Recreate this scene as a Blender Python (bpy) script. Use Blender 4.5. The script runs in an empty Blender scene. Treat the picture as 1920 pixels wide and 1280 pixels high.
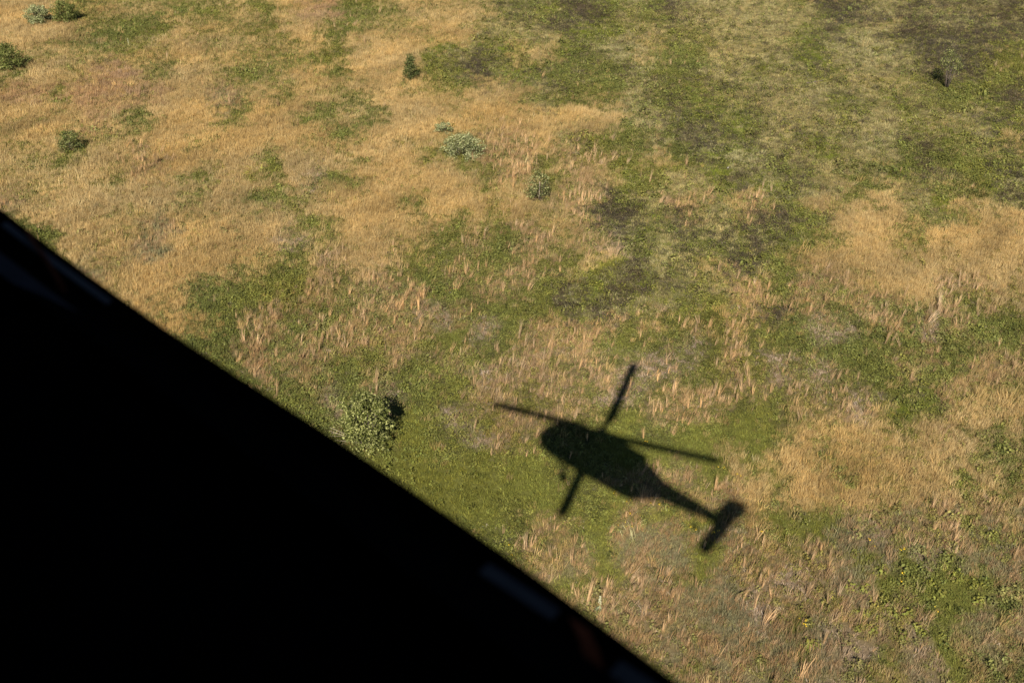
import bpy, bmesh, math, random
import numpy as np
from mathutils import Vector, Matrix, Euler

# ------------------------------------------------------------------ camera, sky, sun, exposure
R = math.radians
H = 40.81                       # eye height above the meadow
PITCH = 30.53                   # degrees the camera looks down
FPX = 1900.0                    # focal length in photo pixels (1920 wide)
SUN_AZ, SUN_EL = 7.25, 36.80    # heading of the sun's rays (right of +Y) and its elevation
scene = bpy.context.scene
COL = scene.collection

camd = bpy.data.cameras.new("camera")
cam = bpy.data.objects.new("camera", camd)
COL.objects.link(cam)
cam.location = (0, 0, H)
cam.rotation_euler = (R(90 - PITCH), 0, 0)
camd.sensor_width = 36
camd.lens = FPX * 36 / 1920
camd.clip_start = 0.05
camd.clip_end = 6000
camd.dof.use_dof = True
camd.dof.focus_distance = 75
camd.dof.aperture_fstop = 3.6
scene.camera = cam

world = bpy.data.worlds.new("World")
scene.world = world
world.use_nodes = True
nt = world.node_tree
bg = nt.nodes["Background"]
sky = nt.nodes.new("ShaderNodeTexSky")
sky.sky_type = 'NISHITA'
sky.sun_disc = False
sky.sun_elevation = R(SUN_EL)
sky.sun_rotation = R(180 + SUN_AZ)
sky.altitude = 2500
sky.dust_density = 0.1
nt.links.new(sky.outputs[0], bg.inputs[0])
bg.inputs[1].default_value = 0.05

sd = bpy.data.lights.new("sun", 'SUN')
sd.energy = 5.0
sd.angle = R(0.48)
sd.color = (1.0, 0.935, 0.82)
sun = bpy.data.objects.new("sun", sd)
COL.objects.link(sun)
ray = Vector((math.sin(R(SUN_AZ)) * math.cos(R(SUN_EL)), math.cos(R(SUN_AZ)) * math.cos(R(SUN_EL)), -math.sin(R(SUN_EL))))
sun.rotation_euler = ray.to_track_quat('-Z', 'Y').to_euler()
sun.location = (0, -60, 120)

scene.view_settings.view_transform = 'Standard'
scene.view_settings.look = 'None'
scene.view_settings.gamma = 1.0
scene.view_settings.exposure = 0.74
scene.render.engine = 'CYCLES'
scene.cycles.max_bounces = 5
scene.cycles.diffuse_bounces = 2
scene.cycles.glossy_bounces = 2
scene.cycles.transmission_bounces = 2

rng = np.random.default_rng(7)
random.seed(7)

# ------------------------------------------------------------------ helpers
def tag(o, label=None, cat=None, group=None, kind=None):
    if label: o["label"] = label
    if cat: o["category"] = cat
    if group: o["group"] = group
    if kind: o["kind"] = kind
    return o

def link(name, mesh, mat=None, parent=None):
    o = bpy.data.objects.new(name, mesh)
    COL.objects.link(o)
    if mat: mesh.materials.append(mat)
    if parent: o.parent = parent
    return o

def pymesh(name, v, f):
    me = bpy.data.meshes.new(name)
    me.from_pydata([tuple(p) for p in v], [], f)
    me.update()
    return me

def bm_mesh(name, bm, smooth=False):
    bmesh.ops.recalc_face_normals(bm, faces=bm.faces)
    me = bpy.data.meshes.new(name)
    bm.to_mesh(me)
    bm.free()
    if smooth:
        me.polygons.foreach_set("use_smooth", [True] * len(me.polygons))
    return me

def add_box(bm, lo, hi, bev=0.0):
    r = bmesh.ops.create_cube(bm, size=1)
    vs = r["verts"]
    for v in vs:
        v.co = Vector([lo[i] + (v.co[i] + .5) * (hi[i] - lo[i]) for i in range(3)])
    if bev:
        es = list({e for v in vs for e in v.link_edges})
        bmesh.ops.bevel(bm, geom=es, offset=bev, segments=2, affect='EDGES', profile=.5)

def add_tube(bm, pts, rad, n=8, cap=True):
    """round tube through pts; rad a number or one radius for each point"""
    if not hasattr(rad, '__len__'): rad = [rad] * len(pts)
    pts = [Vector(p) for p in pts]
    rings = []
    ref = Vector((0.13, 0.31, 1)).normalized()
    for i, p in enumerate(pts):
        d = (pts[min(i + 1, len(pts) - 1)] - pts[max(i - 1, 0)]).normalized()
        a = d.cross(ref)
        if a.length < 1e-3: a = d.cross(Vector((1, 0, 0)))
        a.normalize(); b = d.cross(a)
        rings.append([bm.verts.new(p + (a * math.cos(2 * math.pi * k / n) + b * math.sin(2 * math.pi * k / n)) * rad[i]) for k in range(n)])
    for r0, r1 in zip(rings, rings[1:]):
        for k in range(n):
            bm.faces.new((r0[k], r0[(k + 1) % n], r1[(k + 1) % n], r1[k]))
    if cap:
        bm.faces.new(rings[0][::-1]); bm.faces.new(rings[-1])

def loft(bm, rings, cap=True):
    vr = [[bm.verts.new(p) for p in r] for r in rings]
    n = len(vr[0])
    for a, b in zip(vr, vr[1:]):
        for k in range(n):
            bm.faces.new((a[k], a[(k + 1) % n], b[(k + 1) % n], b[k]))
    if cap:
        bm.faces.new(vr[0][::-1]); bm.faces.new(vr[-1])
    return vr

# value noise / fbm over world coordinates
_tab = np.random.default_rng(99).random((256, 256))
def vnoise(x, y, scale, seed):
    x = x / scale + 17.31 * seed; y = y / scale + 41.7 * seed + 3.3
    xi = np.floor(x).astype(int); yi = np.floor(y).astype(int)
    fx = x - xi; fy = y - yi
    fx = fx * fx * (3 - 2 * fx); fy = fy * fy * (3 - 2 * fy)
    g = lambda a, b: _tab[(a + 31 * seed) & 255, (b + 57 * seed) & 255]
    return (g(xi, yi) * (1 - fx) + g(xi + 1, yi) * fx) * (1 - fy) + (g(xi, yi + 1) * (1 - fx) + g(xi + 1, yi + 1) * fx) * fy
def fbm(x, y, scale, seed, octs=3):
    s = 0; a = 1.0; t = 0
    for o in range(octs):
        c, sn = math.cos(.7 * o), math.sin(.7 * o)
        s = s + a * (vnoise(c * x - sn * y, sn * x + c * y, scale / 2 ** o, seed + 7 * o) - .5)
        t += a; a *= .55
    return s / t * 2.2          # about -1..1

# ------------------------------------------------------------------ materials
def principled(name, base, rough=.7, metal=0.0, spec=.5):
    m = bpy.data.materials.new(name); m.use_nodes = True
    p = m.node_tree.nodes["Principled BSDF"]
    p.inputs["Base Color"].default_value = (*base, 1)
    p.inputs["Roughness"].default_value = rough
    p.inputs["Metallic"].default_value = metal
    p.inputs["Specular IOR Level"].default_value = spec
    return m

def worn(name, base, rough, scale=9, amt=.35, bump=.1, spec=.4):
    """paint with blotchy wear and a little relief"""
    m = principled(name, base, rough, spec=spec)
    n = m.node_tree; p = n.nodes["Principled BSDF"]
    tc = n.nodes.new("ShaderNodeTexCoord")
    no = n.nodes.new("ShaderNodeTexNoise"); no.inputs["Scale"].default_value = scale; no.inputs["Detail"].default_value = 6
    n.links.new(tc.outputs["Object"], no.inputs["Vector"])
    mix = n.nodes.new("ShaderNodeMixRGB"); mix.blend_type = 'MIX'
    mix.inputs[1].default_value = (*[c * (1 - amt) for c in base], 1)
    mix.inputs[2].default_value = (*[min(1, c * (1 + amt)) for c in base], 1)
    n.links.new(no.outputs["Fac"], mix.inputs[0]); n.links.new(mix.outputs[0], p.inputs["Base Color"])
    bp = n.nodes.new("ShaderNodeBump"); bp.inputs["Strength"].default_value = bump; bp.inputs["Distance"].default_value = .01
    n.links.new(no.outputs["Fac"], bp.inputs["Height"]); n.links.new(bp.outputs[0], p.inputs["Normal"])
    return m

M_OLIVE = worn("olive_paint", (.030, .033, .024), .75)
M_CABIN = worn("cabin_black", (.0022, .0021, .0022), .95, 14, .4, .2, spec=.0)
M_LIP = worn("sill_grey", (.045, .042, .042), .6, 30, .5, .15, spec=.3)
M_SCUFF = worn("scuffed_floor_edge", (.03, .028, .034), .8, 22, .6, .25, spec=.2)
M_STRAP = worn("orange_webbing", (.18, .04, .012), .85, 60, .3, .3, spec=.1)
M_RUBBER = principled("rubber", (.018, .018, .018), .85)
M_GLASS = principled("tinted_glass", (.01, .012, .012), .08)
M_BLADE = worn("blade_paint", (.03, .03, .03), .6)
M_STEEL = principled("steel", (.25, .25, .25), .35, 1.0)

def plant_mat(name, transl=.25, rough=.8, spec=.1):
    """leaf or blade whose own colour comes with each plant"""
    m = bpy.data.materials.new(name); m.use_nodes = True
    n = m.node_tree; p = n.nodes["Principled BSDF"]; out = n.nodes["Material Output"]
    at = n.nodes.new("ShaderNodeAttribute"); at.attribute_type = 'INSTANCER'; at.attribute_name = "col"
    a2 = n.nodes.new("ShaderNodeAttribute"); a2.attribute_type = 'GEOMETRY'; a2.attribute_name = "tint"
    mul = n.nodes.new("ShaderNodeMixRGB"); mul.blend_type = 'MULTIPLY'; mul.inputs[0].default_value = 1
    n.links.new(at.outputs["Color"], mul.inputs[1]); n.links.new(a2.outputs["Color"], mul.inputs[2])
    n.links.new(mul.outputs[0], p.inputs["Base Color"])
    p.inputs["Roughness"].default_value = rough
    p.inputs["Specular IOR Level"].default_value = spec
    tr = n.nodes.new("ShaderNodeBsdfTranslucent"); n.links.new(mul.outputs[0], tr.inputs["Color"])
    mx = n.nodes.new("ShaderNodeMixShader"); mx.inputs[0].default_value = transl
    n.links.new(p.outputs[0], mx.inputs[1]); n.links.new(tr.outputs[0], mx.inputs[2]); n.links.new(mx.outputs[0], out.inputs["Surface"])
    return m
M_BLADEGRASS = plant_mat("dry_grass_blades", .2)
M_LEAFY = plant_mat("leafy_cover", .22, .7, .15)

def leaf_mat(name, rough=.6, spec=.15, transl=.2):
    m = bpy.data.materials.new(name); m.use_nodes = True
    n = m.node_tree; p = n.nodes["Principled BSDF"]; out = n.nodes["Material Output"]
    a2 = n.nodes.new("ShaderNodeAttribute"); a2.attribute_name = "tint"
    n.links.new(a2.outputs["Color"], p.inputs["Base Color"])
    p.inputs["Roughness"].default_value = rough; p.inputs["Specular IOR Level"].default_value = spec
    tr = n.nodes.new("ShaderNodeBsdfTranslucent"); n.links.new(a2.outputs["Color"], tr.inputs["Color"])
    mx = n.nodes.new("ShaderNodeMixShader"); mx.inputs[0].default_value = transl
    n.links.new(p.outputs[0], mx.inputs[1]); n.links.new(tr.outputs[0], mx.inputs[2]); n.links.new(mx.outputs[0], out.inputs["Surface"])
    return m
M_SHRUBLEAF = leaf_mat("shrub_leaves")
M_BARK = worn("grey_bark", (.12, .092, .07), .85, 12, .4, .4)
M_DEADWOOD = worn("bleached_wood", (.34, .27, .20), .85, 15, .4, .4)
M_STONE = worn("pale_stone", (.62, .58, .54), .8, 8, .25, .4)

# ------------------------------------------------------------------ the meadow's plant map
# one number for each patch of ground (an index into MIX below), far rows first; surveyed from the photograph
PLAN = [
    [0, 0, 0, 4, 1, 1, 1, 1, 4, 4, 4, 1, 4, 1, 10, 10, 4, 4, 1, 0, 1, 1, 1, 9, 9, 5, 8, 8, 5, 7, 4, 8, 7, 7, 7, 7, 7, 7, 8, 8, 8, 7, 8, 7, 7, 7, 7, 8],
    [0, 0, 0, 1, 4, 4, 4, 4, 0, 1, 1, 1, 4, 0, 0, 4, 4, 1, 1, 1, 0, 0, 7, 7, 7, 7, 9, 5, 5, 7, 7, 9, 7, 7, 7, 7, 7, 5, 9, 9, 7, 7, 8, 8, 8, 8, 8, 8],
    [0, 1, 1, 4, 1, 4, 1, 1, 0, 1, 1, 1, 1, 4, 4, 4, 0, 0, 0, 0, 5, 7, 5, 5, 1, 1, 5, 9, 7, 7, 1, 4, 4, 7, 7, 7, 7, 5, 5, 7, 7, 7, 9, 8, 8, 9, 8, 4],
    [4, 0, 0, 1, 10, 10, 1, 4, 0, 0, 1, 4, 4, 1, 0, 4, 0, 0, 0, 4, 4, 9, 8, 9, 5, 9, 4, 9, 4, 9, 7, 4, 9, 7, 7, 5, 7, 5, 5, 7, 7, 7, 7, 9, 8, 9, 4, 4],
    [10, 10, 4, 10, 10, 10, 10, 10, 0, 0, 12, 1, 0, 4, 0, 0, 4, 1, 0, 0, 1, 4, 0, 0, 1, 7, 9, 4, 4, 7, 9, 9, 5, 9, 7, 7, 7, 7, 7, 5, 7, 5, 9, 9, 4, 5, 9, 8],
    [0, 0, 0, 0, 10, 1, 4, 0, 0, 0, 1, 4, 0, 0, 4, 4, 1, 4, 0, 0, 0, 1, 0, 0, 0, 0, 0, 0, 0, 7, 7, 9, 5, 5, 5, 9, 7, 7, 7, 9, 7, 7, 5, 7, 7, 7, 9, 5],
    [1, 1, 0, 4, 1, 1, 1, 0, 0, 1, 0, 0, 0, 0, 1, 0, 4, 0, 0, 0, 0, 0, 1, 2, 2, 0, 7, 9, 4, 4, 7, 9, 8, 9, 5, 9, 7, 9, 5, 7, 7, 7, 9, 9, 5, 7, 9, 1],
    [0, 1, 1, 4, 0, 0, 2, 2, 0, 0, 0, 0, 4, 0, 0, 0, 0, 0, 0, 4, 4, 4, 2, 2, 2, 1, 2, 2, 2, 4, 1, 4, 9, 5, 7, 7, 9, 7, 5, 7, 7, 7, 4, 8, 4, 4, 9, 9],
    [1, 1, 1, 0, 0, 4, 0, 0, 1, 4, 0, 0, 4, 0, 11, 4, 4, 0, 0, 0, 0, 0, 4, 2, 2, 4, 1, 2, 1, 5, 4, 7, 7, 5, 8, 5, 5, 9, 7, 7, 4, 7, 5, 7, 7, 4, 5, 9],
    [12, 1, 0, 0, 0, 0, 0, 0, 1, 1, 0, 1, 4, 4, 1, 0, 0, 0, 0, 4, 0, 0, 0, 1, 0, 1, 2, 2, 8, 5, 7, 2, 2, 7, 1, 2, 9, 5, 0, 1, 4, 0, 7, 7, 5, 1, 7, 9],
    [4, 0, 0, 0, 0, 1, 1, 12, 0, 1, 0, 0, 0, 1, 4, 4, 0, 0, 0, 1, 0, 4, 1, 4, 2, 1, 1, 2, 8, 8, 5, 8, 9, 7, 9, 8, 8, 4, 9, 0, 0, 0, 1, 4, 7, 0, 0, 0],
    [4, 4, 0, 0, 1, 0, 12, 12, 0, 0, 0, 0, 0, 11, 1, 1, 0, 0, 1, 1, 4, 4, 2, 4, 2, 2, 1, 2, 11, 9, 5, 7, 9, 9, 9, 8, 9, 5, 4, 1, 0, 0, 4, 0, 0, 0, 0, 0],
    [4, 4, 4, 1, 12, 1, 0, 0, 0, 0, 0, 1, 1, 4, 1, 2, 0, 0, 2, 4, 4, 2, 4, 4, 2, 2, 4, 1, 6, 8, 7, 5, 9, 1, 8, 5, 4, 1, 0, 0, 0, 0, 1, 0, 1, 0, 0, 0],
    [4, 4, 4, 4, 0, 1, 0, 0, 1, 4, 4, 4, 4, 4, 2, 2, 3, 2, 2, 2, 5, 4, 2, 2, 2, 4, 8, 5, 9, 8, 5, 8, 9, 7, 2, 2, 4, 2, 2, 2, 1, 0, 0, 0, 2, 2, 0, 1],
    [4, 4, 4, 4, 4, 1, 0, 1, 0, 4, 4, 4, 2, 4, 2, 4, 2, 3, 2, 2, 11, 2, 4, 4, 4, 4, 8, 9, 8, 9, 7, 5, 5, 4, 3, 2, 8, 2, 2, 4, 2, 2, 3, 2, 2, 4, 2, 3],
    [4, 4, 4, 4, 4, 4, 4, 0, 1, 1, 4, 2, 2, 4, 2, 3, 2, 2, 2, 2, 6, 6, 11, 4, 3, 2, 2, 2, 2, 4, 2, 3, 2, 4, 2, 3, 4, 4, 11, 11, 4, 2, 4, 11, 3, 2, 4, 4],
    [4, 4, 4, 4, 4, 4, 4, 4, 4, 4, 4, 2, 2, 3, 2, 2, 2, 4, 2, 2, 3, 2, 4, 4, 2, 2, 2, 2, 4, 6, 4, 4, 11, 4, 2, 4, 4, 4, 4, 4, 4, 3, 4, 2, 4, 4, 1, 3],
    [4, 4, 4, 4, 4, 4, 4, 4, 4, 4, 4, 4, 2, 4, 2, 4, 4, 1, 2, 4, 4, 4, 11, 2, 2, 2, 4, 2, 2, 11, 11, 11, 4, 4, 2, 4, 11, 3, 11, 4, 4, 4, 2, 4, 3, 2, 2, 2],
    [4, 4, 4, 4, 4, 4, 4, 4, 4, 4, 4, 4, 4, 4, 1, 11, 4, 2, 11, 4, 4, 4, 2, 2, 3, 2, 2, 4, 11, 11, 4, 2, 1, 2, 4, 2, 4, 2, 3, 2, 11, 4, 5, 5, 2, 1, 1, 4],
    [4, 4, 4, 4, 4, 4, 4, 4, 4, 4, 4, 4, 4, 4, 4, 4, 4, 4, 4, 6, 4, 11, 4, 2, 2, 2, 2, 2, 4, 6, 2, 2, 2, 2, 4, 6, 4, 1, 1, 2, 11, 1, 5, 4, 1, 0, 1, 0],
    [4, 4, 4, 4, 4, 4, 4, 4, 4, 4, 4, 4, 4, 4, 4, 4, 4, 4, 4, 6, 4, 4, 11, 2, 3, 4, 4, 4, 6, 6, 4, 4, 6, 6, 6, 6, 1, 0, 1, 1, 0, 1, 4, 0, 2, 1, 4, 0],
    [4, 4, 4, 4, 4, 4, 4, 4, 4, 4, 4, 4, 4, 4, 4, 4, 4, 6, 6, 6, 6, 4, 6, 4, 6, 6, 4, 4, 6, 6, 6, 6, 6, 6, 1, 6, 0, 0, 4, 0, 1, 0, 0, 0, 1, 0, 4, 1],
    [4, 4, 4, 4, 4, 4, 4, 4, 4, 4, 4, 4, 4, 4, 4, 4, 4, 4, 6, 6, 6, 6, 6, 6, 6, 6, 4, 6, 2, 2, 2, 2, 2, 6, 1, 0, 6, 0, 0, 4, 0, 1, 0, 0, 1, 4, 0, 4],
    [4, 4, 4, 4, 4, 4, 4, 4, 4, 4, 4, 4, 4, 4, 4, 4, 4, 4, 4, 6, 6, 6, 6, 6, 6, 6, 6, 4, 6, 6, 2, 6, 1, 2, 2, 0, 1, 0, 0, 0, 0, 1, 0, 2, 12, 1, 2, 1],
    [4, 4, 4, 4, 4, 4, 4, 4, 4, 4, 4, 4, 4, 4, 4, 4, 4, 4, 4, 6, 6, 6, 6, 4, 4, 2, 2, 6, 6, 2, 6, 2, 6, 6, 12, 1, 6, 5, 6, 2, 2, 2, 12, 2, 2, 4, 12, 1],
    [4, 4, 4, 4, 4, 4, 4, 4, 4, 4, 4, 4, 4, 4, 4, 4, 4, 4, 4, 4, 4, 4, 4, 4, 2, 4, 1, 12, 6, 12, 12, 12, 2, 12, 2, 2, 1, 6, 6, 12, 12, 11, 2, 2, 11, 12, 4, 2],
    [4, 4, 4, 4, 4, 4, 4, 4, 4, 4, 4, 4, 4, 4, 4, 4, 4, 4, 4, 4, 4, 4, 4, 4, 1, 2, 12, 2, 6, 2, 2, 12, 6, 6, 2, 2, 2, 2, 2, 12, 6, 12, 6, 11, 4, 12, 12, 12],
    [4, 4, 4, 4, 4, 4, 4, 4, 4, 4, 4, 4, 4, 4, 4, 4, 4, 4, 4, 4, 4, 4, 4, 4, 2, 2, 6, 6, 2, 2, 12, 2, 6, 12, 2, 2, 11, 11, 2, 12, 12, 6, 4, 6, 6, 6, 6, 2],
    [4, 4, 4, 4, 4, 4, 4, 4, 4, 4, 4, 4, 4, 4, 4, 4, 4, 4, 4, 4, 4, 4, 4, 4, 4, 4, 1, 2, 2, 11, 2, 2, 12, 12, 12, 11, 2, 2, 2, 2, 2, 4, 2, 4, 6, 6, 12, 4],
    [4, 4, 4, 4, 4, 4, 4, 4, 4, 4, 4, 4, 4, 4, 4, 4, 4, 4, 4, 4, 4, 4, 4, 4, 4, 4, 4, 4, 2, 2, 2, 2, 12, 12, 12, 12, 12, 6, 12, 2, 2, 12, 2, 2, 6, 12, 12, 1],
    [4, 4, 4, 4, 4, 4, 4, 4, 4, 4, 4, 4, 4, 4, 4, 4, 4, 4, 4, 4, 4, 4, 4, 4, 4, 4, 4, 4, 4, 2, 2, 12, 2, 2, 12, 2, 12, 12, 12, 11, 11, 6, 1, 11, 6, 1, 12, 1],
    [4, 4, 4, 4, 4, 4, 4, 4, 4, 4, 4, 4, 4, 4, 4, 4, 4, 4, 4, 4, 4, 4, 4, 4, 4, 4, 4, 4, 4, 4, 4, 4, 6, 12, 12, 2, 4, 12, 12, 12, 4, 1, 12, 2, 6, 1, 4, 1]]
TYPES = "S T N M L K B R P E".split()
MIX = [
    dict(S=1, N=.07, K=.06, P=.02, L=.03),   # 0 straw
    dict(S=.6, N=.42, K=.08),   # 1 straw with green
    dict(T=.5, S=.16, P=.1, N=.36, L=.18, R=.24),   # 2 tall tufts
    dict(T=.22, N=.72, P=.07, S=.06, L=.12),   # 3 tufts in green
    dict(N=1, L=.16, P=.05, T=.04, S=.08),   # 4 green cover
    dict(M=.9, N=.12, B=.12, K=.3),   # 5 moss
    dict(L=1, N=.14),   # 6 lime grass
    dict(K=1, M=.26, N=.09, B=.09, S=.03),   # 7 khaki turf
    dict(B=.72, K=.42, M=.28, N=.12),   # 8 heather
    dict(B=.28, M=.50, N=.18, K=.44),   # 9 heather and moss
    dict(R=1, S=.3, N=.1),   # 10 red brown grass
    dict(P=.85, T=.16, N=.26, R=.12),   # 11 bare litter
    dict(E=.75, L=.16, T=.24, P=.14, R=.44),   # 12 sage grass
]
ROWS, COLS = 32, 48
grid = np.zeros((ROWS, COLS, len(TYPES)))
for r in range(ROWS):
    for c in range(COLS):
        for k, w in MIX[PLAN[r][c]].items(): grid[r, c, TYPES.index(k)] = w

_c, _s = math.cos(R(PITCH)), math.sin(R(PITCH))
def ground_at(u, v):
    """meadow point (x, y) seen at photo pixel (u, v)"""
    a, b = u - 960, -(v - 640)
    d = (a, b * _s + FPX * _c, b * _c - FPX * _s)
    t = -H / d[2]
    return d[0] * t, d[1] * t
def survey(x, y):
    """plan column / row of a meadow point"""
    z = y * _c + H * _s
    return (960 + FPX * x / z) / 40 - .5, (640 - FPX * (y * _s - H * _c) / z) / 40 - .5
def mirror(a, n):
    a = np.mod(a, 2 * (n - 1)); return np.where(a > n - 1, 2 * (n - 1) - a, a)

def weights(x, y, sharp=.88):
    fr_ = np.clip((y - 50) / 110, 0, 1)
    wx = x + (1.1 + 1.6 * fr_) * fbm(x, y, 2.2, 51, 3) + 1.8 * fr_ * fbm(x, y, 7, 53, 2); wy = y + (1.9 + 4.5 * fr_) * fbm(x, y, 2.4, 52, 3) + 5 * fr_ * fbm(x, y, 8, 54, 2)
    c, r = survey(wx, np.maximum(wy, 12.0))
    c = mirror(c, COLS); r = mirror(np.clip(r, -30, 60), ROWS)
    c0 = np.clip(np.floor(c).astype(int), 0, COLS - 2); r0 = np.clip(np.floor(r).astype(int), 0, ROWS - 2)
    fc = (c - c0)[:, None]; fr = (r - r0)[:, None]
    w = (grid[r0, c0] * (1 - fc) + grid[r0, c0 + 1] * fc) * (1 - fr) + (grid[r0 + 1, c0] * (1 - fc) + grid[r0 + 1, c0 + 1] * fc) * fr
    n = np.stack([.95 * fbm(x, y * .8, .8, 11 + i, 3) + .7 * fbm(x, y * .8, 3.0, 41 + i, 2) + .25 * fbm(x, y, 11, 71 + i, 2) for i in range(len(TYPES))], 1)
    w = (w + .0015) ** 1.25 * np.exp(sharp * n)
    return w / w.sum(1, keepdims=True)

def height(x, y):
    return .22 * fbm(x, y, 26, 5, 3) + .05 * fbm(x, y, 3.1, 6, 2)
def place(u, v, dz=0.0):
    x, y = ground_at(u, v)
    return Vector((x, y, float(height(np.array([x]), np.array([y]))[0]) + dz))

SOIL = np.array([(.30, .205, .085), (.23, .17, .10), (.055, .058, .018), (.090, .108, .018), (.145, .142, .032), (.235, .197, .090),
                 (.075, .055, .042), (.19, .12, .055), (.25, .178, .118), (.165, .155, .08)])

# ground sheet, fine where the photograph looks, coarse out to the horizon
def axis(lo, hi, step, far):
    a = list(np.arange(lo, hi + .01, step))
    s = step; p = a[0]; left = []
    while p > -far: s *= 1.5; p -= s; left.append(p)
    s = step; p = a[-1]; right = []
    while p < far: s *= 1.5; p += s; right.append(p)
    return np.array(left[::-1] + a + right)
gx = axis(-105, 105, .5, 3000); gy = axis(22, 205, .5, 3000)
X, Y = np.meshgrid(gx, gy)
xf, yf = X.ravel(), Y.ravel()
gw = weights(xf, yf)
gcol = gw @ SOIL * .86  # soil colour darkened to deepen the shade beneath the plants
gz = height(xf, yf)
nx, ny = len(gx), len(gy)
gm = bpy.data.meshes.new("ground")
gm.vertices.add(nx * ny)
gm.vertices.foreach_set("co", np.stack([xf, yf, gz], 1).ravel())
i0 = (np.arange(ny - 1)[:, None] * nx + np.arange(nx - 1)[None, :]).ravel()
quads = np.stack([i0, i0 + 1, i0 + nx + 1, i0 + nx], 1)
gm.loops.add(quads.size); gm.polygons.add(len(quads))
gm.loops.foreach_set("vertex_index", quads.ravel().astype(np.int32))
gm.polygons.foreach_set("loop_start", np.arange(0, quads.size, 4, dtype=np.int32))
gm.polygons.foreach_set("use_smooth", np.ones(len(quads), dtype=bool))
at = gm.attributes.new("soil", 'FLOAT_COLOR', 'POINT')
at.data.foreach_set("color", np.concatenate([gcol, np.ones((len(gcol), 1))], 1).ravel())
gm.update(calc_edges=True)
mg = bpy.data.materials.new("meadow_ground"); mg.use_nodes = True
n = mg.node_tree; p = n.nodes["Principled BSDF"]
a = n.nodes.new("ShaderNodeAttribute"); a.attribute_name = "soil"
ge = n.nodes.new("ShaderNodeNewGeometry")
n1 = n.nodes.new("ShaderNodeTexNoise"); n1.inputs["Scale"].default_value = 6; n1.inputs["Detail"].default_value = 8; n1.inputs["Roughness"].default_value = .7
n.links.new(ge.outputs["Position"], n1.inputs["Vector"])
rmp = n.nodes.new("ShaderNodeMapRange"); rmp.inputs[1].default_value = .3; rmp.inputs[2].default_value = .7; rmp.inputs[3].default_value = .55; rmp.inputs[4].default_value = 1.35
n.links.new(n1.outputs["Fac"], rmp.inputs[0])
mu = n.nodes.new("ShaderNodeVectorMath"); mu.operation = 'SCALE'
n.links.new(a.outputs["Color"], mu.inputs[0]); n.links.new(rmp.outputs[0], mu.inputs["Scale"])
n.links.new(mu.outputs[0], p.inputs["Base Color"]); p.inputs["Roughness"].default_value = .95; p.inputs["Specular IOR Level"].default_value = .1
bp = n.nodes.new("ShaderNodeBump"); bp.inputs["Distance"].default_value = .08; bp.inputs["Strength"].default_value = .8
n.links.new(n1.outputs["Fac"], bp.inputs["Height"]); n.links.new(bp.outputs[0], p.inputs["Normal"])
ground = link("ground", gm, mg)
tag(ground, "sandy heath ground under the dry grass meadow", "ground", kind="structure")

# ------------------------------------------------------------------ plant shapes (one clump of each kind, scattered below)
def tint_attr(me, tints_per_face):
    at = me.attributes.new("tint", 'FLOAT_COLOR', 'CORNER')
    cnt = np.zeros(len(me.polygons), dtype=np.int32); me.polygons.foreach_get("loop_total", cnt)
    t = np.repeat(np.asarray(tints_per_face, dtype=float), cnt, axis=0)
    at.data.foreach_set("color", np.concatenate([t, np.ones((len(t), 1))], 1).ravel())

def tuft(rs, nb, h, spread, width, lean, splay, hvar=.3):
    v, f, t = [], [], []
    for _ in range(nb):
        a = rs.uniform(0, 6.283); r = spread * math.sqrt(rs.random())
        b = np.array([r * math.cos(a), r * math.sin(a), -.02])
        hh = h * (1 + rs.uniform(-hvar, hvar))
        d = np.array([lean + splay * rs.normal() + .5 * splay * math.cos(a), .35 * lean + splay * rs.normal() + .5 * splay * math.sin(a), 1.0]); d /= np.linalg.norm(d)
        bend = np.array([lean * .5 + .3 * splay * rs.normal(), .2 * lean + .3 * splay * rs.normal(), -.12])
        p1 = b + d * hh * .55; p2 = b + d * hh + bend * hh * .5
        s = rs.uniform(0, 6.283); sv = np.array([math.cos(s), math.sin(s), 0]) * width * rs.uniform(.7, 1.3) * .5
        k = len(v)
        v += [b - sv * .8, b + sv * .8, p1 + sv, p1 - sv, p2]
        f += [(k, k + 1, k + 2, k + 3), (k + 3, k + 2, k + 4)]
        c = rs.uniform(.75, 1.2); w = rs.uniform(-.06, .06)
        t += [(c * (1 + w), c, c * (1 - w))] * 2
    return v, f, t

def dome(rs, nl, rad, hgt, leaf, up=.6, narrow=.6):
    v, f, t = [], [], []
    for _ in range(nl):
        a = rs.uniform(0, 6.283); q = math.sqrt(rs.random()); z = hgt * math.sqrt(max(0, 1 - q * q)) * rs.uniform(.45, 1.05)
        c = np.array([rad * q * math.cos(a), rad * q * math.sin(a), z])
        nrm = np.array([math.cos(a) * q, math.sin(a) * q, up]) + rs.normal(size=3) * .5; nrm /= np.linalg.norm(nrm)
        u = np.cross(nrm, rs.normal(size=3)); u /= np.linalg.norm(u); w = np.cross(nrm, u)
        L = leaf * rs.uniform(.7, 1.3)
        k = len(v)
        v += [c - u * L, c + w * L * narrow, c + u * L, c - w * L * narrow]
        f.append((k, k + 1, k + 2, k + 3))
        b = rs.uniform(.65, 1.3); t.append((b * rs.uniform(.92, 1.1), b, b * rs.uniform(.8, 1.1)))
    return v, f, t

def proto(name, data, mat, coll):
    v, f, t = data
    me = pymesh(name, v, f); tint_attr(me, t); me.materials.append(mat)
    o = bpy.data.objects.new(name, me); coll.objects.link(o)

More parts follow.
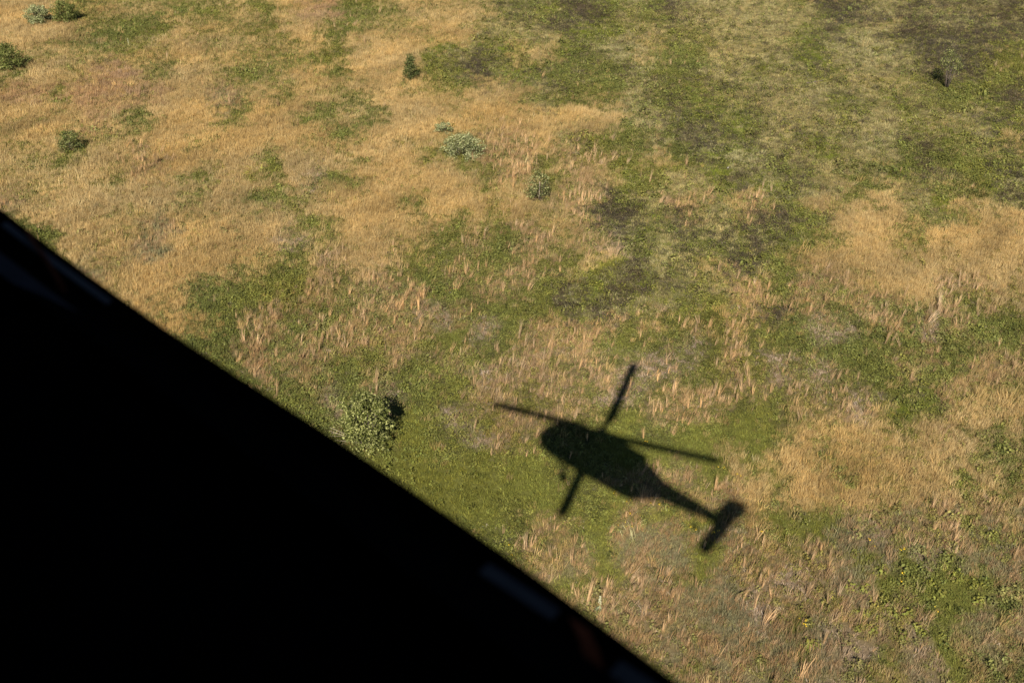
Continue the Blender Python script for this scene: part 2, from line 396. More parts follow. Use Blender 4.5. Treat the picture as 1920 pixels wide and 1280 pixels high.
def scatter_object(name, label, cat, mats, protos, pos, rot, scl, col, var):
    """one mass of plants: a point for each clump, instanced with geometry nodes"""
    coll = bpy.data.collections.new(name + "_kinds")
    for i, d in enumerate(protos): proto("%s_kind_%02d" % (name, i), d, mats, coll)
    me = bpy.data.meshes.new(name); N = len(pos)
    me.vertices.add(N); me.vertices.foreach_set("co", pos.astype(np.float32).ravel())
    me.attributes.new("rot", 'FLOAT_VECTOR', 'POINT').data.foreach_set("vector", rot.astype(np.float32).ravel())
    me.attributes.new("scl", 'FLOAT_VECTOR', 'POINT').data.foreach_set("vector", scl.astype(np.float32).ravel())
    me.attributes.new("var", 'INT', 'POINT').data.foreach_set("value", var.astype(np.int32))
    me.attributes.new("col", 'FLOAT_COLOR', 'POINT').data.foreach_set("color", np.concatenate([col, np.ones((N, 1))], 1).astype(np.float32).ravel())
    o = link(name, me, mats)
    tag(o, label, cat, kind="stuff")
    g = bpy.data.node_groups.new(name + "_scatter", 'GeometryNodeTree')
    g.interface.new_socket("Geometry", in_out='INPUT', socket_type='NodeSocketGeometry')
    g.interface.new_socket("Geometry", in_out='OUTPUT', socket_type='NodeSocketGeometry')
    gi = g.nodes.new("NodeGroupInput"); go = g.nodes.new("NodeGroupOutput")
    ci = g.nodes.new("GeometryNodeCollectionInfo"); ci.inputs["Collection"].default_value = coll
    ci.inputs["Separate Children"].default_value = True; ci.inputs["Reset Children"].default_value = True
    ip = g.nodes.new("GeometryNodeInstanceOnPoints"); ip.inputs["Pick Instance"].default_value = True
    def named(nm, ty):
        q = g.nodes.new("GeometryNodeInputNamedAttribute"); q.data_type = ty; q.inputs["Name"].default_value = nm; return q.outputs["Attribute"]
    g.links.new(gi.outputs[0], ip.inputs["Points"]); g.links.new(ci.outputs[0], ip.inputs["Instance"])
    g.links.new(named("var", 'INT'), ip.inputs["Instance Index"])
    g.links.new(named("rot", 'FLOAT_VECTOR'), ip.inputs["Rotation"])
    g.links.new(named("scl", 'FLOAT_VECTOR'), ip.inputs["Scale"])
    g.links.new(ip.outputs[0], go.inputs[0])
    md = o.modifiers.new("scatter", 'NODES'); md.node_group = g
    return o

# candidate spots over everything the camera can see (plus a margin), thinner with distance
def candidates(dens_near, dens_far):
    out = []
    y0 = 27.0
    while y0 < 215:
        y1 = y0 + 4
        hw = (y1 * _c + H * _s) * .505 * 1.10 + 3
        t = np.clip((y0 - 50) / 110, 0, 1); d = dens_near * (1 - t) + dens_far * t
        k = int(d * 4 * 2 * hw)
        out.append(np.stack([rng.uniform(-hw, hw, k), rng.uniform(y0, y1, k)], 1)); y0 = y1
    return np.concatenate(out)
pts = candidates(29, 13)
W = weights(pts[:, 0], pts[:, 1])
# plants that make few large clumps are drawn less often than plants of many small ones
AFFINITY = np.array([1.0, .17, 1.0, 1.1, 1.1, 1.1, .9, 1.0, 1.0, 1.0])
Wp = W * AFFINITY; Wp /= Wp.sum(1, keepdims=True)
pick = (rng.random((len(pts), 1)) > np.cumsum(Wp, 1)).sum(1).clip(0, len(TYPES) - 1)
far = np.clip((pts[:, 1] - 50) / 110, 0, 1)

LEAF = dict(S=(.475, .326, .138), T=(.57, .372, .196), N=(.143, .150, .035), M=(.146, .172, .018), L=(.192, .194, .040), K=(.335, .278, .124),
            B=(.070, .052, .040), R=(.345, .212, .112), P=(.43, .325, .235), E=(.205, .20, .10))
LEAFM = np.array([LEAF[t] for t in TYPES])
rs = np.random.default_rng(3)
SHAPES = {
    'S': [tuft(rs, 20, .44, .21, .014, .16, .16) for _ in range(4)],
    'T': [tuft(rs, nb, hh, sp, .015, ln, sl, .4) for nb, hh, sp, ln, sl in ((15, .88, .06, .13, .10), (20, .68, .09, .20, .15), (11, 1.05, .05, .10, .07), (22, .78, .08, .26, .12), (13, .60, .10, .05, .22), (18, .92, .07, .18, .10))],
    'N': [dome(rs, 30, .22, .30, lf) for lf in (.036, .044, .052, .062)],
    'M': [tuft(rs, 16, .15, .20, .022, .1, .4) for _ in range(3)],
    'L': [tuft(rs, 16, .20, .22, .022, .2, .35) for _ in range(3)],
    'K': [tuft(rs, 14, .22, .20, .020, .2, .4) for _ in range(3)],
    'B': [dome(rs, 30, .26, .32, .040, .4, .4) for _ in range(3)],
    'R': [tuft(rs, 18, .42, .2, .015, .2, .18) for _ in range(3)],
    'P': [tuft(rs, 12, .22, .22, .022, .2, .9) for _ in range(3)],
    'E': [tuft(rs, 16, .30, .20, .020, .15, .35) for _ in range(3)],
}
INFO = {
    'S': ("straw_grass", "golden dry straw grass covering the left half of the meadow", M_BLADEGRASS),
    'T': ("tall_grass_tufts", "tall pinkish tan grass tufts leaning over in the wind", M_BLADEGRASS),
    'N': ("green_ground_cover", "low dark green leafy ground cover in ragged patches", M_LEAFY),
    'M': ("bright_moss", "bright green moss patches between brown heather at the right", M_BLADEGRASS),
    'L': ("short_lime_grass", "short soft olive green grass around the helicopter's shadow", M_BLADEGRASS),
    'K': ("short_dry_turf", "short khaki dry turf in the upper right of the meadow", M_BLADEGRASS),
    'B': ("brown_heather", "dark brown heather clumps in the upper right of the meadow", M_LEAFY),
    'R': ("red_brown_grass", "reddish brown grass patch at the upper left", M_BLADEGRASS),
    'P': ("dead_litter", "pale greyish dead stalks lying on bare patches", M_BLADEGRASS),
    'E': ("sage_green_grass", "grey green wiry grass at the bottom right", M_BLADEGRASS),
}
for i, T in enumerate(TYPES):
    sel = pick == i; P2 = pts[sel]; k = len(P2)
    z = height(P2[:, 0], P2[:, 1])
    pos = np.stack([P2[:, 0], P2[:, 1], z], 1)
    rz = rng.normal(0, .8, k) if T in 'STR' else rng.uniform(0, 6.283, k)
    rot = np.stack([rng.normal(0, .08, k), rng.normal(0, .08, k), rz], 1)
    patch = 1 + .22 * fbm(P2[:, 0], P2[:, 1], 3.5, 31 + i, 2)
    s = (.9 if T == 'T' else 1) * (np.exp(rng.normal(-.03, .27, k)) * patch * (.86 + .34 * far[sel]))
    if T in 'NB': s = s * (1 + .55 * (W[sel, 3] + W[sel, 5]))      # cushions stand larger and apart in the short turf
    scl = np.stack([s, s, s * rng.uniform(.8, 1.15, k)], 1)
    br = (1 + .25 * fbm(P2[:, 0], P2[:, 1], 6, 91 + i, 3) + rng.normal(0, .20 if T in 'KMB' else .13, k)).clip(.5, 1.6)
    if T in 'NBMKE': br = br * (1 + .30 * fbm(P2[:, 0], P2[:, 1], .9, 161 + i, 2))  # fine mottling paints dark self-shadow gaps into the plant colour
    if T in 'SR': br = br + .20 * fbm((P2[:, 0] * .80 - P2[:, 1] * .6), (P2[:, 0] * .6 + P2[:, 1] * .80) * .25, 2.2, 201, 2)      # swathes combed by the wind
    hue = .12 * fbm(P2[:, 0], P2[:, 1], 9, 121 + i, 2) + rng.normal(0, .05, k)
    own = np.array(LEAF[T])[None]; near = (W[sel] @ LEAFM)
    kp = {'T': .88, 'B': .85, 'N': .72, 'K': .8}.get(T, .66)
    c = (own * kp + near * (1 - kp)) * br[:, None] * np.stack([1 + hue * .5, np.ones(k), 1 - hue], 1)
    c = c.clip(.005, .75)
    nm, lab, mat = INFO[T]
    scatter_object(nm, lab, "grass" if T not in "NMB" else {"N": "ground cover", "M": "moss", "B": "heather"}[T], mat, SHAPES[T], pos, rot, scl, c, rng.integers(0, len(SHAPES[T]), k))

# ------------------------------------------------------------------ the helicopter the photograph is taken from
HUB = 3.76
EYE = Vector((-.75, -.76, 1.50))            # where the camera sits in the cabin (x forward, y left, z above the wheels)
heli = bpy.data.objects.new("helicopter", None); COL.objects.link(heli)
heli.empty_display_size = 2
heli.rotation_euler = (R(-6.516), R(-4.185), R(139.966))
HM = heli.rotation_euler.to_matrix()
heli.location = Vector((0, 0, H)) - HM @ EYE
tag(heli, "dark helicopter whose black cabin door sill fills the lower left corner", "helicopter")

RING = [(0, 0), (.45, 0), (.80, .02), (.95, .08), (1, .171), (1, .5), (1, .72), (.97, .87), (.85, .95), (.5, 1)]   # right half, belly to roof
RING_L = [(0, 1)] + [(-a, b) for a, b in RING[:0:-1]]
FULL = RING + RING_L
SECT = [  # x, z bottom, z top, half width
    (4.85, .85, 1.15, .16), (4.70, .62, 1.42, .52), (4.35, .48, 1.66, .82), (3.85, .42, 1.90, 1.00), (3.30, .40, 2.22, 1.08), (2.60, .40, 2.36, 1.16),
    (1.90, .42, 2.35, 1.20), (1.20, .42, 2.35, 1.20), (.25, .42, 2.35, 1.20), (-.35, .42, 2.35, 1.19), (-.95, .42, 2.35, 1.165), (-2.3, .42, 2.42, 1.20),
    (-3.3, .52, 2.42, 1.12), (-4.2, .84, 2.34, .72), (-4.9, 1.16, 2.26, .46), (-7.0, 1.40, 2.18, .34), (-8.6, 1.58, 2.14, .25), (-9.5, 1.70, 2.10, .15)]
DOOR_X = (-.95, 1.20); SILL, HEAD = 4, 7
shell = bmesh.new()
vr = [[Vector((x, -hw * a, zb + (zt - zb) * b)) for a, b in FULL] for x, zb, zt, hw in SECT]
NR = len(FULL)
sv = [[shell.verts.new(p) for p in r] for r in vr]
glassq = []
for i in range(len(SECT) - 1):
    for k in range(NR):
        x0, x1 = SECT[i][0], SECT[i + 1][0]
        if x1 >= DOOR_X[0] - .01 and x0 <= DOOR_X[1] + .01 and SILL <= k < HEAD: continue      # the open right-hand cabin door
        shell.faces.new((sv[i][k], sv[i][(k + 1) % NR], sv[i + 1][(k + 1) % NR], sv[i + 1][k]))
        if 3 <= i <= 5 and 5 <= k <= NR - 6: glassq.append((i, k))
shell.faces.new(sv[0][::-1]); shell.faces.new(sv[-1])
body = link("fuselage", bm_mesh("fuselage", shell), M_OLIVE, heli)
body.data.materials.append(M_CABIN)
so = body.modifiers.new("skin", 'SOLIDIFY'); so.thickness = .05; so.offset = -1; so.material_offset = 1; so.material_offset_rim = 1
# cockpit glazing, pane by pane, standing 12 mm proud of the skin
def pane(name, q):
    i, k = q
    c = [vr[i][k], vr[i][(k + 1) % NR], vr[i + 1][(k + 1) % NR], vr[i + 1][k]]
    m = sum(c, Vector()) / 4
    nn = (c[2] - c[0]).cross(c[3] - c[1]).normalized()
    if nn.dot(m - Vector((m.x, 0, 1.4))) < 0: nn = -nn
    ins = [m + (p - m) * .86 for p in c]
    bm = bmesh.new()
    a = [bm.verts.new(p - nn * .005) for p in ins]; b = [bm.verts.new(p + nn * .012) for p in ins]
    bm.faces.new(b); bm.faces.new(a[::-1])
    for j in range(4): bm.faces.new((a[j], a[(j + 1) % 4], b[(j + 1) % 4], b[j]))
    return link(name, bm_mesh(name, bm), M_GLASS, body)
for q in glassq: pane("window_pane", q)

def part(name, bm, mat, parent=heli, smooth=False):
    return link(name, bm_mesh(name, bm, smooth), mat, parent)
# cabin floor and the bulkheads at both ends of the cabin
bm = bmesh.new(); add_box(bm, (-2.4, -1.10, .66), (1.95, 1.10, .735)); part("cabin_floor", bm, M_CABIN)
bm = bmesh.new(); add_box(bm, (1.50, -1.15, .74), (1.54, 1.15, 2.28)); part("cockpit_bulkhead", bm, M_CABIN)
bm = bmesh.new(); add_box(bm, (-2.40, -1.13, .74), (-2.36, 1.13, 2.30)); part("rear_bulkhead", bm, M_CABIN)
# sill along the open door: rounded edge, rising into the front corner of the opening
def sill_z(x):
    t = x - EYE.x
    return .7505 + .034 * min(max(0, (t - .95) / .45), 1.3) ** 1.3 + .002 * math.sin(9 * t)
xs = np.linspace(-.98, 1.22, 40)
bm = bmesh.new(); rings = []
for x in xs:
    z = sill_z(x); yo = -float(np.interp(x, [-.9, -.53, -.37, -.27, -.1, .1, .3, 1.2], [1.208, 1.2185, 1.2305, 1.235, 1.238, 1.2345, 1.2345, 1.235]))
    prof = [(-1.10, .70), (-1.10, .737), (-1.135, z - .013), (yo + .024, z - .006), (yo + .006, z - .001), (yo, z - .008), (yo + .004, z - .05), (yo + .012, .66), (-1.13, .65)]
    rings.append([Vector((x, a, b)) for a, b in prof])
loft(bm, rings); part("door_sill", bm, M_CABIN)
def floor_at(u, v, z):
    """cabin point at height z on the ray through photo pixel (u, v)"""
    a, b = u - 960, -(v - 640)
    d = HM.transposed() @ Vector((a, b * _s + FPX * _c, b * _c - FPX * _s))
    t = (z - EYE.z) / d.z
    return EYE + d * t
def ribbon(name, quad_top, quad_bot, mat, thick=.006):
    """a flat strip between two rows of points"""
    bm = bmesh.new(); rings = []
    for p, q in zip(quad_top, quad_bot):
        up = Vector((0, 0, thick))
        rings.append([p, q, q + up, p + up])
    loft(bm, rings); return part(name, bm, mat)
# edging lengths coloured lighter grey to paint the sill's lit lip, and a scuffed strip just inside it
def along(x0, x1, y0, y1, dz, n=8):
    xs = np.linspace(x0, x1, n)
    return [Vector((x, y0, sill_z(x) + dz)) for x in xs], [Vector((x, y1, sill_z(x) + dz)) for x in xs]
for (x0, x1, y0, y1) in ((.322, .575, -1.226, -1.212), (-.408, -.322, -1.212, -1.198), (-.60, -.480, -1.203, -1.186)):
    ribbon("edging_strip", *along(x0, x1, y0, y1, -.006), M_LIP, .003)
ribbon("scuff_plate", *along(-.72, .80, -1.178, -1.154, -.0035, 16), M_SCUFF, .004)
# orange webbing straps tied round the edge of the sill
def strap(pts, wd):
    q, w = [], []
    for (x, y, dz) in pts:
        z = sill_z(x) + dz
        q.append(Vector((x - wd / 2, y, z))); w.append(Vector((x + wd / 2, y, z)))
    return ribbon("strap", q, w, M_STRAP, .003)
strap([(.535, -1.232, -.006), (.528, -1.228, .000), (.50, -1.219, .002), (.45, -1.208, .004), (.395, -1.194, .003), (.385, -1.188, -.003)], .020)
strap([(-.424, -1.214, -.010), (-.430, -1.210, -.005), (-.438, -1.205, -.004), (-.452, -1.196, -.004), (-.464, -1.186, -.006)], .022)

# roof: gearbox fairing, engines, mast
def blob(bm, secs, n=14, pw=.75):
    rings = []
    for x, y, z0, z1, hw in secs:
        r = []
        for k in range(n):
            a = 2 * math.pi * k / n; ca, sa = math.cos(a), math.sin(a)
            r.append(Vector((x, y + hw * math.copysign(abs(ca) ** pw, ca), (z0 + z1) / 2 + (z1 - z0) / 2 * math.copysign(abs(sa) ** pw, sa))))
        rings.append(r)
    loft(bm, rings)
bm = bmesh.new(); blob(bm, [(2.0, 0, 2.25, 2.40, .45), (1.5, 0, 2.1, 2.78, .72), (.7, 0, 2.1, 3.06, .80), (-.3, 0, 2.1, 3.14, .78), (-1.6, 0, 2.1, 3.02, .66), (-3.0, 0, 2.1, 2.72, .48), (-4.6, 0, 2.1, 2.36, .25)])
part("gearbox_fairing", bm, M_OLIVE, smooth=True)
for sgn in (1, -1):
    bm = bmesh.new(); blob(bm, [(.75, sgn * .80, 2.34, 2.80, .25), (.55, sgn * .82, 2.26, 2.90, .34), (-1.2, sgn * .84, 2.24, 2.92, .36), (-2.2, sgn * .86, 2.26, 2.86, .32), (-3.0, sgn * .98, 2.30, 2.78, .25)])
    e = part("engine", bm, M_OLIVE, smooth=True)
bm = bmesh.new(); add_tube(bm, [(0, 0, 2.9), (0, 0, 3.95)], [.22, .13], 12); part("mast", bm, M_STEEL)
# main rotor: hub and four blades at rest
hub = bmesh.new()
add_tube(hub, [(0, 0, 3.72), (0, 0, 3.84), (0, 0, 4.02), (0, 0, 4.08)], [.42, .50, .40, .18], 14)
PH, CONE = R(19.665), R(1.086)
for k in range(4):
    a = PH + k * math.pi / 2
    add_tube(hub, [(math.cos(a) * .2, math.sin(a) * .2, 3.9), (math.cos(a) * 1.75, math.sin(a) * 1.75, 3.93)], [.24, .15], 8)
part("rotor_hub", hub, M_STEEL)
bm = bmesh.new(); rings = []
for r_, ch, sw, th in ((.95, .34, 0, .09), (1.3, .58, 0, .08), (1.7, .70, 0, .066), (4.5, .70, 0, .062), (7.55, .70, 0, .055), (7.75, .70, -.01, .05), (8.18, .56, -.05, .03)):
    z = HUB + .15 + r_ * math.sin(CONE)
    rings.append([Vector((r_, ch * .25 + sw, z)), Vector((r_, ch * .05 + sw, z + th)), Vector((r_, -ch * .75 + sw, z)), Vector((r_, ch * .05 + sw, z - th))])
loft(bm, rings); blade_me = bm_mesh("rotor_blade", bm)
for k in range(4):
    o = link("rotor_blade", blade_me, M_BLADE if k == 0 else None, heli); o.rotation_euler = (0, 0, PH + k * math.pi / 2)
# tail: swept fin, stabilator, tail rotor
bm = bmesh.new()
rings = []
for x0, x1, z, th in ((-8.2, -9.75, 1.80, .17), (-8.7, -10.05, 2.3, .15), (-9.25, -10.75, 3.2, .12), (-9.70, -11.15, 3.95, .10), (-9.95, -11.10, 4.08, .05)):
    c = (x0 + x1) / 2
    rings.append([Vector((x0, 0, z)), Vector((x0 * .7 + x1 * .3, th, z)), Vector((x1 + .1, th * .4, z)), Vector((x1, 0, z)), Vector((x1 + .1, -th * .4, z)), Vector((x0 * .7 + x1 * .3, -th, z))])
loft(bm, rings); part("tail_fin", bm, M_OLIVE)
bm = bmesh.new(); rings = []
for y, x0, x1, th in ((-2.00, -8.85, -9.40, .03), (-1.9, -8.78, -9.46, .05), (0, -8.62, -9.50, .09), (2.2, -8.70, -9.50, .05), (2.3, -8.78, -9.44, .03)):
    dr = .28 * (x0 - x1); rings.append([Vector((x0, y, 1.42)), Vector((x0 * .7 + x1 * .3, y, 1.42 - .3 * dr + th)), Vector((x1, y, 1.42 - dr)), Vector((x0 * .7 + x1 * .3, y, 1.42 - .3 * dr - th))])   # trailing edge drooped
loft(bm, rings); part("stabilator", bm, M_OLIVE)
TR = Vector((-10.45, -.42, 3.85))
bm = bmesh.new(); add_tube(bm, [TR + Vector((0, .35, 0)), TR + Vector((0, -.06, 0))], [.2, .14], 10); trh = part("tail_rotor_hub", bm, M_STEEL)
bm = bmesh.new(); rings = []
for r_, ch in ((.12, .10), (.4, .25), (1.5, .25), (1.67, .19)):
    rings.append([Vector((ch / 2, 0, r_)), Vector((0, .02, r_)), Vector((-ch / 2, 0, r_)), Vector((0, -.02, r_))])
loft(bm, rings); tb = bm_mesh("tail_rotor_blade", bm)
for k in range(4):
    o = link("tail_rotor_blade", tb, M_BLADE if k == 0 else None, heli); o.location = TR
    o.rotation_euler = (Matrix.Rotation(R(-20), 3, 'X') @ Matrix.Rotation(R(25 + 90 * k), 3, 'Y')).to_euler()
# wheels and struts
def wheel(c, rad, wd):
    bm = bmesh.new(); n = 20
    prof = [(-wd * .35, rad * .55), (-wd * .5, rad * .7), (-wd * .46, rad * .9), (-wd * .25, rad), (wd * .25, rad), (wd * .46, rad * .9), (wd * .5, rad * .7), (wd * .35, rad * .55)]
    vv = [[bm.verts.new(Vector((c[0] + r_ * math.cos(2 * math.pi * k / n), c[1] + y, c[2] + r_ * math.sin(2 * math.pi * k / n)))) for y, r_ in prof] for k in range(n)]
    m = len(prof)
    for k in range(n):
        for j in range(m):
            bm.faces.new((vv[k][j], vv[k][(j + 1) % m], vv[(k + 1) % n][(j + 1) % m], vv[(k + 1) % n][j]))
    o = part("wheel", bm, M_RUBBER, smooth=True)
    bm = bmesh.new(); add_tube(bm, [(c[0], c[1] - wd * .3, c[2]), (c[0], c[1] + wd * .3, c[2])], rad * .56, 16); part("rim", bm, M_STEEL, o)
for sgn in (1, -1):
    c = (1.70, sgn * 1.42, -.20); wheel(c, .34, .27)
    bm = bmesh.new(); add_tube(bm, [(1.85, sgn * 1.12, 1.35), (1.76, sgn * 1.28, .45), (1.70, sgn * 1.29, -.20)], [.07, .06, .05], 8)
    add_tube(bm, [(2.7, sgn * .98, .58), (1.70, sgn * 1.28, -.18)], .06, 8); part("gear_strut", bm, M_OLIVE)
wheel((-7.3, 0, .25), .21, .16)
bm = bmesh.new(); add_tube(bm, [(-6.7, 0, 1.42), (-7.1, 0, .7), (-7.3, .0, .45)], .05, 8); add_tube(bm, [(-7.3, -.11, .25), (-7.3, -.1, .45), (-7.3, .1, .45), (-7.3, .11, .25)], .025, 8); part("tail_gear_strut", bm, M_OLIVE)

# ------------------------------------------------------------------ shrubs and saplings
def bare_twigs(root, ends):
    bm = bmesh.new()
    for e in ends:
        e = Vector(e); m = e * .6 + Vector((0, 0, .12))
        add_tube(bm, [(0, 0, .3), m, e], [.03, .02, .008], 5)
        add_tube(bm, [m, e + Vector((.1, -.3, -.25))], [.014, .006], 4)
    link("bare_branch", bm_mesh("bare_branch", bm, True), M_DEADWOOD, root)

def shrub(name, label, u, v, width, tall, leaf, cols, nleaf, seed, group="bushes dotted over the meadow", kind='dome', stems=7, bare=.12, cat="bush"):
    """u, v: photo pixel of its foot; width and tall in metres"""
    rs = np.random.default_rng(seed)
    base = place(u, v, -.03)
    root = bpy.data.objects.new(name, None); COL.objects.link(root); root.location = base
    tag(root, label, cat, group)
    # stems: a fan of tapered limbs with side twigs
    bm = bmesh.new(); tips = []
    for s in range(stems):
        a = 2 * math.pi * s / stems + rs.uniform(-.4, .4); out = rs.uniform(.25, .95) * width * .42
        if kind == 'spire': out *= .35
        hh = tall * rs.uniform(.7, 1.0) * (1 - .35 * (out / (width * .5)) ** 2)
        if kind == 'spire' and s == 0: out, hh = .05, tall
        p = [Vector((0, 0, 0)) + Vector((math.cos(a), math.sin(a), 0)) * .1, Vector((math.cos(a) * out * .55, math.sin(a) * out * .55, hh * .5)), Vector((math.cos(a) * out, math.sin(a) * out, hh))]
        r0 = .012 + .012 * tall
        add_tube(bm, p, [r0, r0 * .6, r0 * .2], 6)
        for j in range(5):
            t = rs.uniform(.3, .95); q = p[0].lerp(p[1], t * 2) if t < .5 else p[1].lerp(p[2], t * 2 - 1)
            e = q + Vector((rs.normal() * width * .14, rs.normal() * width * .14, rs.uniform(.05, .2) * tall))
            add_tube(bm, [q, e], [r0 * .35, r0 * .12], 4); tips.append(e)
        tips.append(p[2])
    link("trunk", bm_mesh("trunk", bm, True), M_BARK, root)
    # crown: leaf clumps with gaps between them
    clumps = []
    for _ in range(int(40 + 16 * width)):
        a = rs.uniform(0, 6.283); cz = rs.uniform(bare, 1.0)
        prof = math.sqrt(max(.02, 1 - ((cz - .38) / .66) ** 2)) if kind == 'dome' else (1.0 - .80 * cz) if kind == 'spire' else math.sqrt(max(.03, 1 - ((cz - .68) / .36) ** 2))
        q = math.sqrt(rs.uniform(.15, 1)) * prof * width * .5 * rs.uniform(.8, 1.08)
        q *= 1 + .10 * math.sin(2 * a + seed) + .09 * math.sin(3 * a + 5 * cz + 2 * seed)
        clumps.append((np.array([q * math.cos(a), q * math.sin(a), cz * tall * (1 + .10 * math.sin(a + seed))]), rs.uniform(.10, .17) * (width + tall) * .5, rs.uniform(.72, 1.22)))
    for tp in tips[::2]:
        if tp.z > bare * tall: clumps.append((np.array(tp), rs.uniform(.06, .13) * (width + tall) * .5, rs.uniform(.8, 1.2)))
    V, F, T = [], [], []
    per = max(6, nleaf // len(clumps))
    for c, cr, cb in clumps:
        for _ in range(per):
            d = rs.normal(size=3); d /= np.linalg.norm(d)
            p = c + d * cr * rs.uniform(.35, 1.0) ** .6 * np.array([1, 1, .8])
            if p[2] < .03: p[2] = .03 + rs.random() * .1
            nrm = d * .7 + rs.normal(size=3) * .55 + np.array([0, 0, .35]); nrm /= np.linalg.norm(nrm)
            ax = np.cross(nrm, rs.normal(size=3)); ax /= np.linalg.norm(ax); w = np.cross(nrm, ax)
            L = leaf * rs.uniform(.65, 1.3); k = len(V)
            V += [p - ax * L, p + w * L * .5 - ax * L * .1, p + ax * L, p - w * L * .5 - ax * L * .1]
            F.append((k, k + 1, k + 2, k + 3))
            cc = np.array(cols[0]) if rs.random() < cols[2] else np.array(cols[1])  # pale share paints highlights and pale undersides, dark share the shaded interior
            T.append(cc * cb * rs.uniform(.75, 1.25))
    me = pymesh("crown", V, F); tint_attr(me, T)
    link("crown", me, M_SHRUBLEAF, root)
    return root

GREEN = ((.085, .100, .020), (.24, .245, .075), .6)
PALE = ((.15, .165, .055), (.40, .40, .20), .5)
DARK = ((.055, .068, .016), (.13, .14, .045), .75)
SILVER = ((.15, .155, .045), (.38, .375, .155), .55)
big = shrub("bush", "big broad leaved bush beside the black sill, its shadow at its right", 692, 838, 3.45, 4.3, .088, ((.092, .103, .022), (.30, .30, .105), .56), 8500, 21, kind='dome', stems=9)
bare_twigs(big, [(-2.3, -.9, 2.3), (-2.5, -.4, 1.7), (-2.0, -1.2, 1.5)])
shrub("bush", "left one of the two neighbouring round bushes at the top left", 75, 44, 4.9, 2.9, .10, PALE, 7000, 22)
shrub("bush", "right one of the two neighbouring round bushes at the top left", 126, 42, 4.6, 3.2, .10, GREEN, 7000, 23)
shrub("bush", "rounded green bush cut by the left edge, below the two top ones", 21, 131, 5.0, 3.3, .10, GREEN, 7000, 24)
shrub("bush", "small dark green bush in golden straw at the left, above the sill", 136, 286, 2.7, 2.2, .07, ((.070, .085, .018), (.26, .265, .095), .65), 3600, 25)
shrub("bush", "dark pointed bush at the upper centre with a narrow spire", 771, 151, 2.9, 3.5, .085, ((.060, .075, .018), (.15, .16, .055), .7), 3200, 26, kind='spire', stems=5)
shrub("bush", "smallest pale bush just above the large silvery dome bush", 831, 252, 2.2, 1.4, .07, PALE, 2200, 27)
shrub("bush", "wide silvery green dome bush near the centre top in straw grass", 868, 297, 4.6, 2.6, .085, PALE, 6500, 28)
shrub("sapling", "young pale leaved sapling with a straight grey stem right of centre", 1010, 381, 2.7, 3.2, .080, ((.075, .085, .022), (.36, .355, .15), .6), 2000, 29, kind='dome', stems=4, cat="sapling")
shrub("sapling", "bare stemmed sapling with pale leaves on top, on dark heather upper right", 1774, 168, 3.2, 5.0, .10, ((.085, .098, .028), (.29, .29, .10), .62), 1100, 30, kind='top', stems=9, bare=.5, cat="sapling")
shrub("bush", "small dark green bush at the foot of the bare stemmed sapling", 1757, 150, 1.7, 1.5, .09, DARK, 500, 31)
b = place(1010, 383, 0); bm = bmesh.new(); add_tube(bm, [(0, 0, 0), (.05, -.55, 1.5), (.03, -.75, 2.6)], [.06, .05, .02], 7)
sap = [o for o in COL.objects if o.get("label", "").startswith("young pale")][0]
link("stem", bm_mesh("stem", bm, True), M_DEADWOOD, sap)

# flower spikes, dead wood, stones
def spike(u, v, tall, label):
    root = bpy.data.objects.new("mullein", None); COL.objects.link(root); root.location = place(u, v)
    tag(root, label, "flower", "tall pale flower spikes")
    bm = bmesh.new(); add_tube(bm, [(0, 0, 0), (.02, 0, tall * .5), (0, .02, tall)], [.02, .016, .01], 6); link("stalk", bm_mesh("stalk", bm), principled("stalk", (.42, .42, .20)), root)
    bm = bmesh.new(); rs = np.random.default_rng(int(u))
    for _ in range(70):
        t = rs.uniform(.45, 1); a = rs.uniform(0, 6.28); r_ = .08 * (1.15 - t) + .03
        m = Matrix.Translation((math.cos(a) * r_, math.sin(a) * r_, t * tall)) @ Euler(rs.uniform(0, 6, 3)).to_matrix().to_4x4()
        bmesh.ops.create_circle(bm, cap_ends=True, segments=5, radius=.022, matrix=m)
    link("flower_head", bm_mesh("flower_head", bm), principled("pale_petals", (.50, .47, .30), .7), root)["kind"] = "stuff"
    bm = bmesh.new()
    for k in range(9):
        a = k * .7; L = rs.uniform(.18, .32)
        c = [Vector((math.cos(a + s) * L * q, math.sin(a + s) * L * q, z)) for s, q, z in ((0, .1, .05), (.35, .6, .14), (0, 1, .06), (-.35, .6, .14))]
        bm.faces.new([bm.verts.new(p) for p in c])
    link("leaf_rosette", bm_mesh("leaf_rosette", bm), principled("woolly_leaf", (.20, .24, .13), .8), root)
spike(1124, 1143, 1.05, "pale flower spike near the sill at the bottom among pinkish tufts")
spike(242, 88, 1.5, "pale flower spike standing in green ground cover at the top left")
def stone(u, v, size, label, seed):
    rs = np.random.default_rng(seed); bm = bmesh.new(); bmesh.ops.create_icosphere(bm, subdivisions=2, radius=size)
    for q in bm.verts: q.co = Vector((q.co.x * 1.4, q.co.y, q.co.z * .7)) * rs.uniform(.82, 1.12)
    o = link("stone", bm_mesh("stone", bm), M_STONE); o.location = place(u, v, size * .45)
    tag(o, label, "stone", "pale stones in the turf")
stone(1659, 38, .20, "pale stone on brown heather at the top right edge", 1)
stone(1695, 398, .09, "small white stone in straw grass below the right hand green", 2)
stone(1148, 192, .09, "small white stone on khaki turf at the upper centre", 3)
stone(1365, 317, .09, "small white stone beside bright moss right of centre", 4)
bm = bmesh.new()
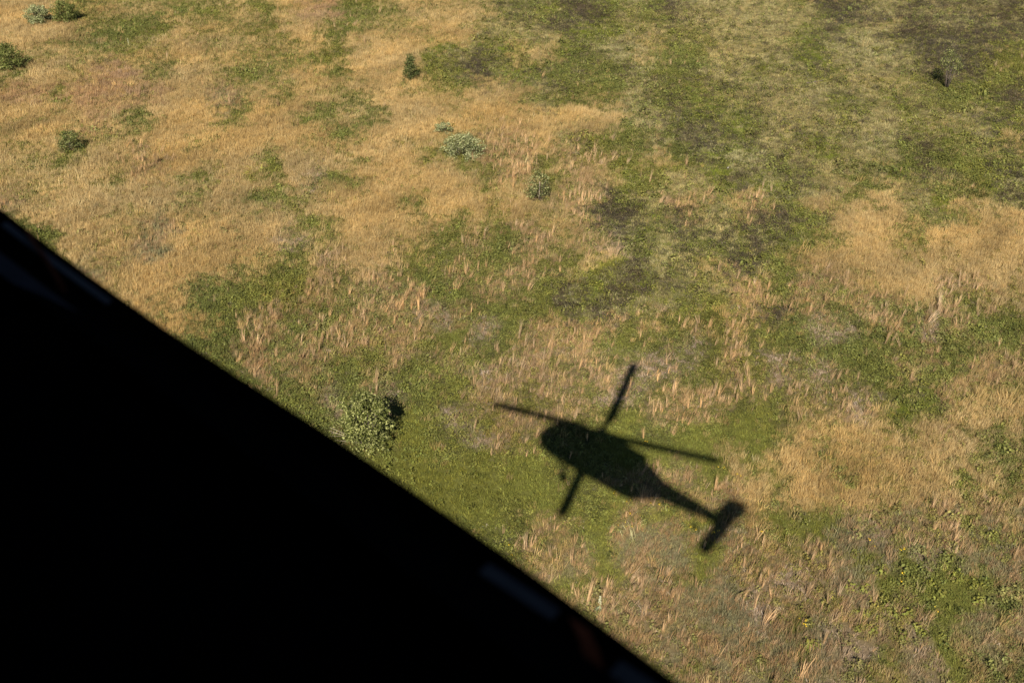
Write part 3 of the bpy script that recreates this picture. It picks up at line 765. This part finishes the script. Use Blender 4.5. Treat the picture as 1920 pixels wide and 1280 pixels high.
add_tube(bm, [(-.9, 0, .10), (-.2, .1, .16), (.9, .25, .30), (1.6, .2, .5)], [.10, .08, .05, .02], 7); add_tube(bm, [(.1, .12, .2), (.7, .7, .35)], [.05, .015], 6); add_tube(bm, [(-.5, .03, .12), (-.1, -.5, .3)], [.05, .015], 6)
o = link("fallen_branch", bm_mesh("fallen_branch", bm, True), M_BARK); o.location = place(1524, 158)
tag(o, "grey fallen branch lying on the khaki turf at the upper right", "branch")

# yellow flowers and broad leaved plants: small masses
def spots(pix, n, spread):
    out = []
    for (u, v) in pix:
        x, y = ground_at(u, v)
        for _ in range(n): out.append((x + rng.normal(0, spread), y + rng.normal(0, spread)))
    q = np.array(out); return np.stack([q[:, 0], q[:, 1], height(q[:, 0], q[:, 1])], 1)
def simple_scatter(name, label, cat, shapes, pos, col, mat):
    k = len(pos); s = rng.uniform(.7, 1.3, (k, 1)) * np.ones((1, 3))
    scatter_object(name, label, cat, mat, shapes, pos, np.stack([np.zeros(k), np.zeros(k), rng.uniform(0, 6.28, k)], 1), s, np.array([col]) * rng.uniform(.8, 1.25, (k, 1)), rng.integers(0, len(shapes), k))
def raised(d, dz): return [p + np.array([0, 0, dz]) for p in d[0]], d[1], d[2]
fl = [raised(dome(rs, 8, .09, .09, .026, 1, 1), .45) for _ in range(2)]
simple_scatter("yellow_flowers", "tiny yellow flower heads scattered around the helicopter's shadow", "flowers", fl,
               spots([(1155, 934), (1178, 945), (1242, 948), (1222, 963), (1187, 968), (1167, 985), (1190, 1000), (1301, 1001), (1338, 1006), (1412, 1005), (1355, 888), (1374, 900), (955, 1043), (1500, 1172), (1512, 1185), (1635, 1025), (1685, 1040), (1215, 834), (1750, 1160), (1690, 1098)], 2, .22), (.62, .42, .03), M_LEAFY)
bl = [dome(rs, 26, .30, .36, .075, .9, .7) for _ in range(3)]
simple_scatter("broad_leaf_plants", "yellowish broad leaved plants at the bottom right", "plants", bl,
               spots([(1790, 1075), (1800, 1085), (1812, 1092), (1820, 1100), (1785, 1085), (1605, 1102), (1612, 1110), (1735, 1125), (1730, 1105), (1745, 1110), (1690, 1150), (1685, 1140), (1615, 1150), (1640, 1165), (1712, 1185), (1720, 1190), (1835, 1125), (1525, 1210), (1530, 1218), (1620, 1175), (1650, 1060), (1600, 1045)], 2, .30), (.19, .19, .042), M_LEAFY)
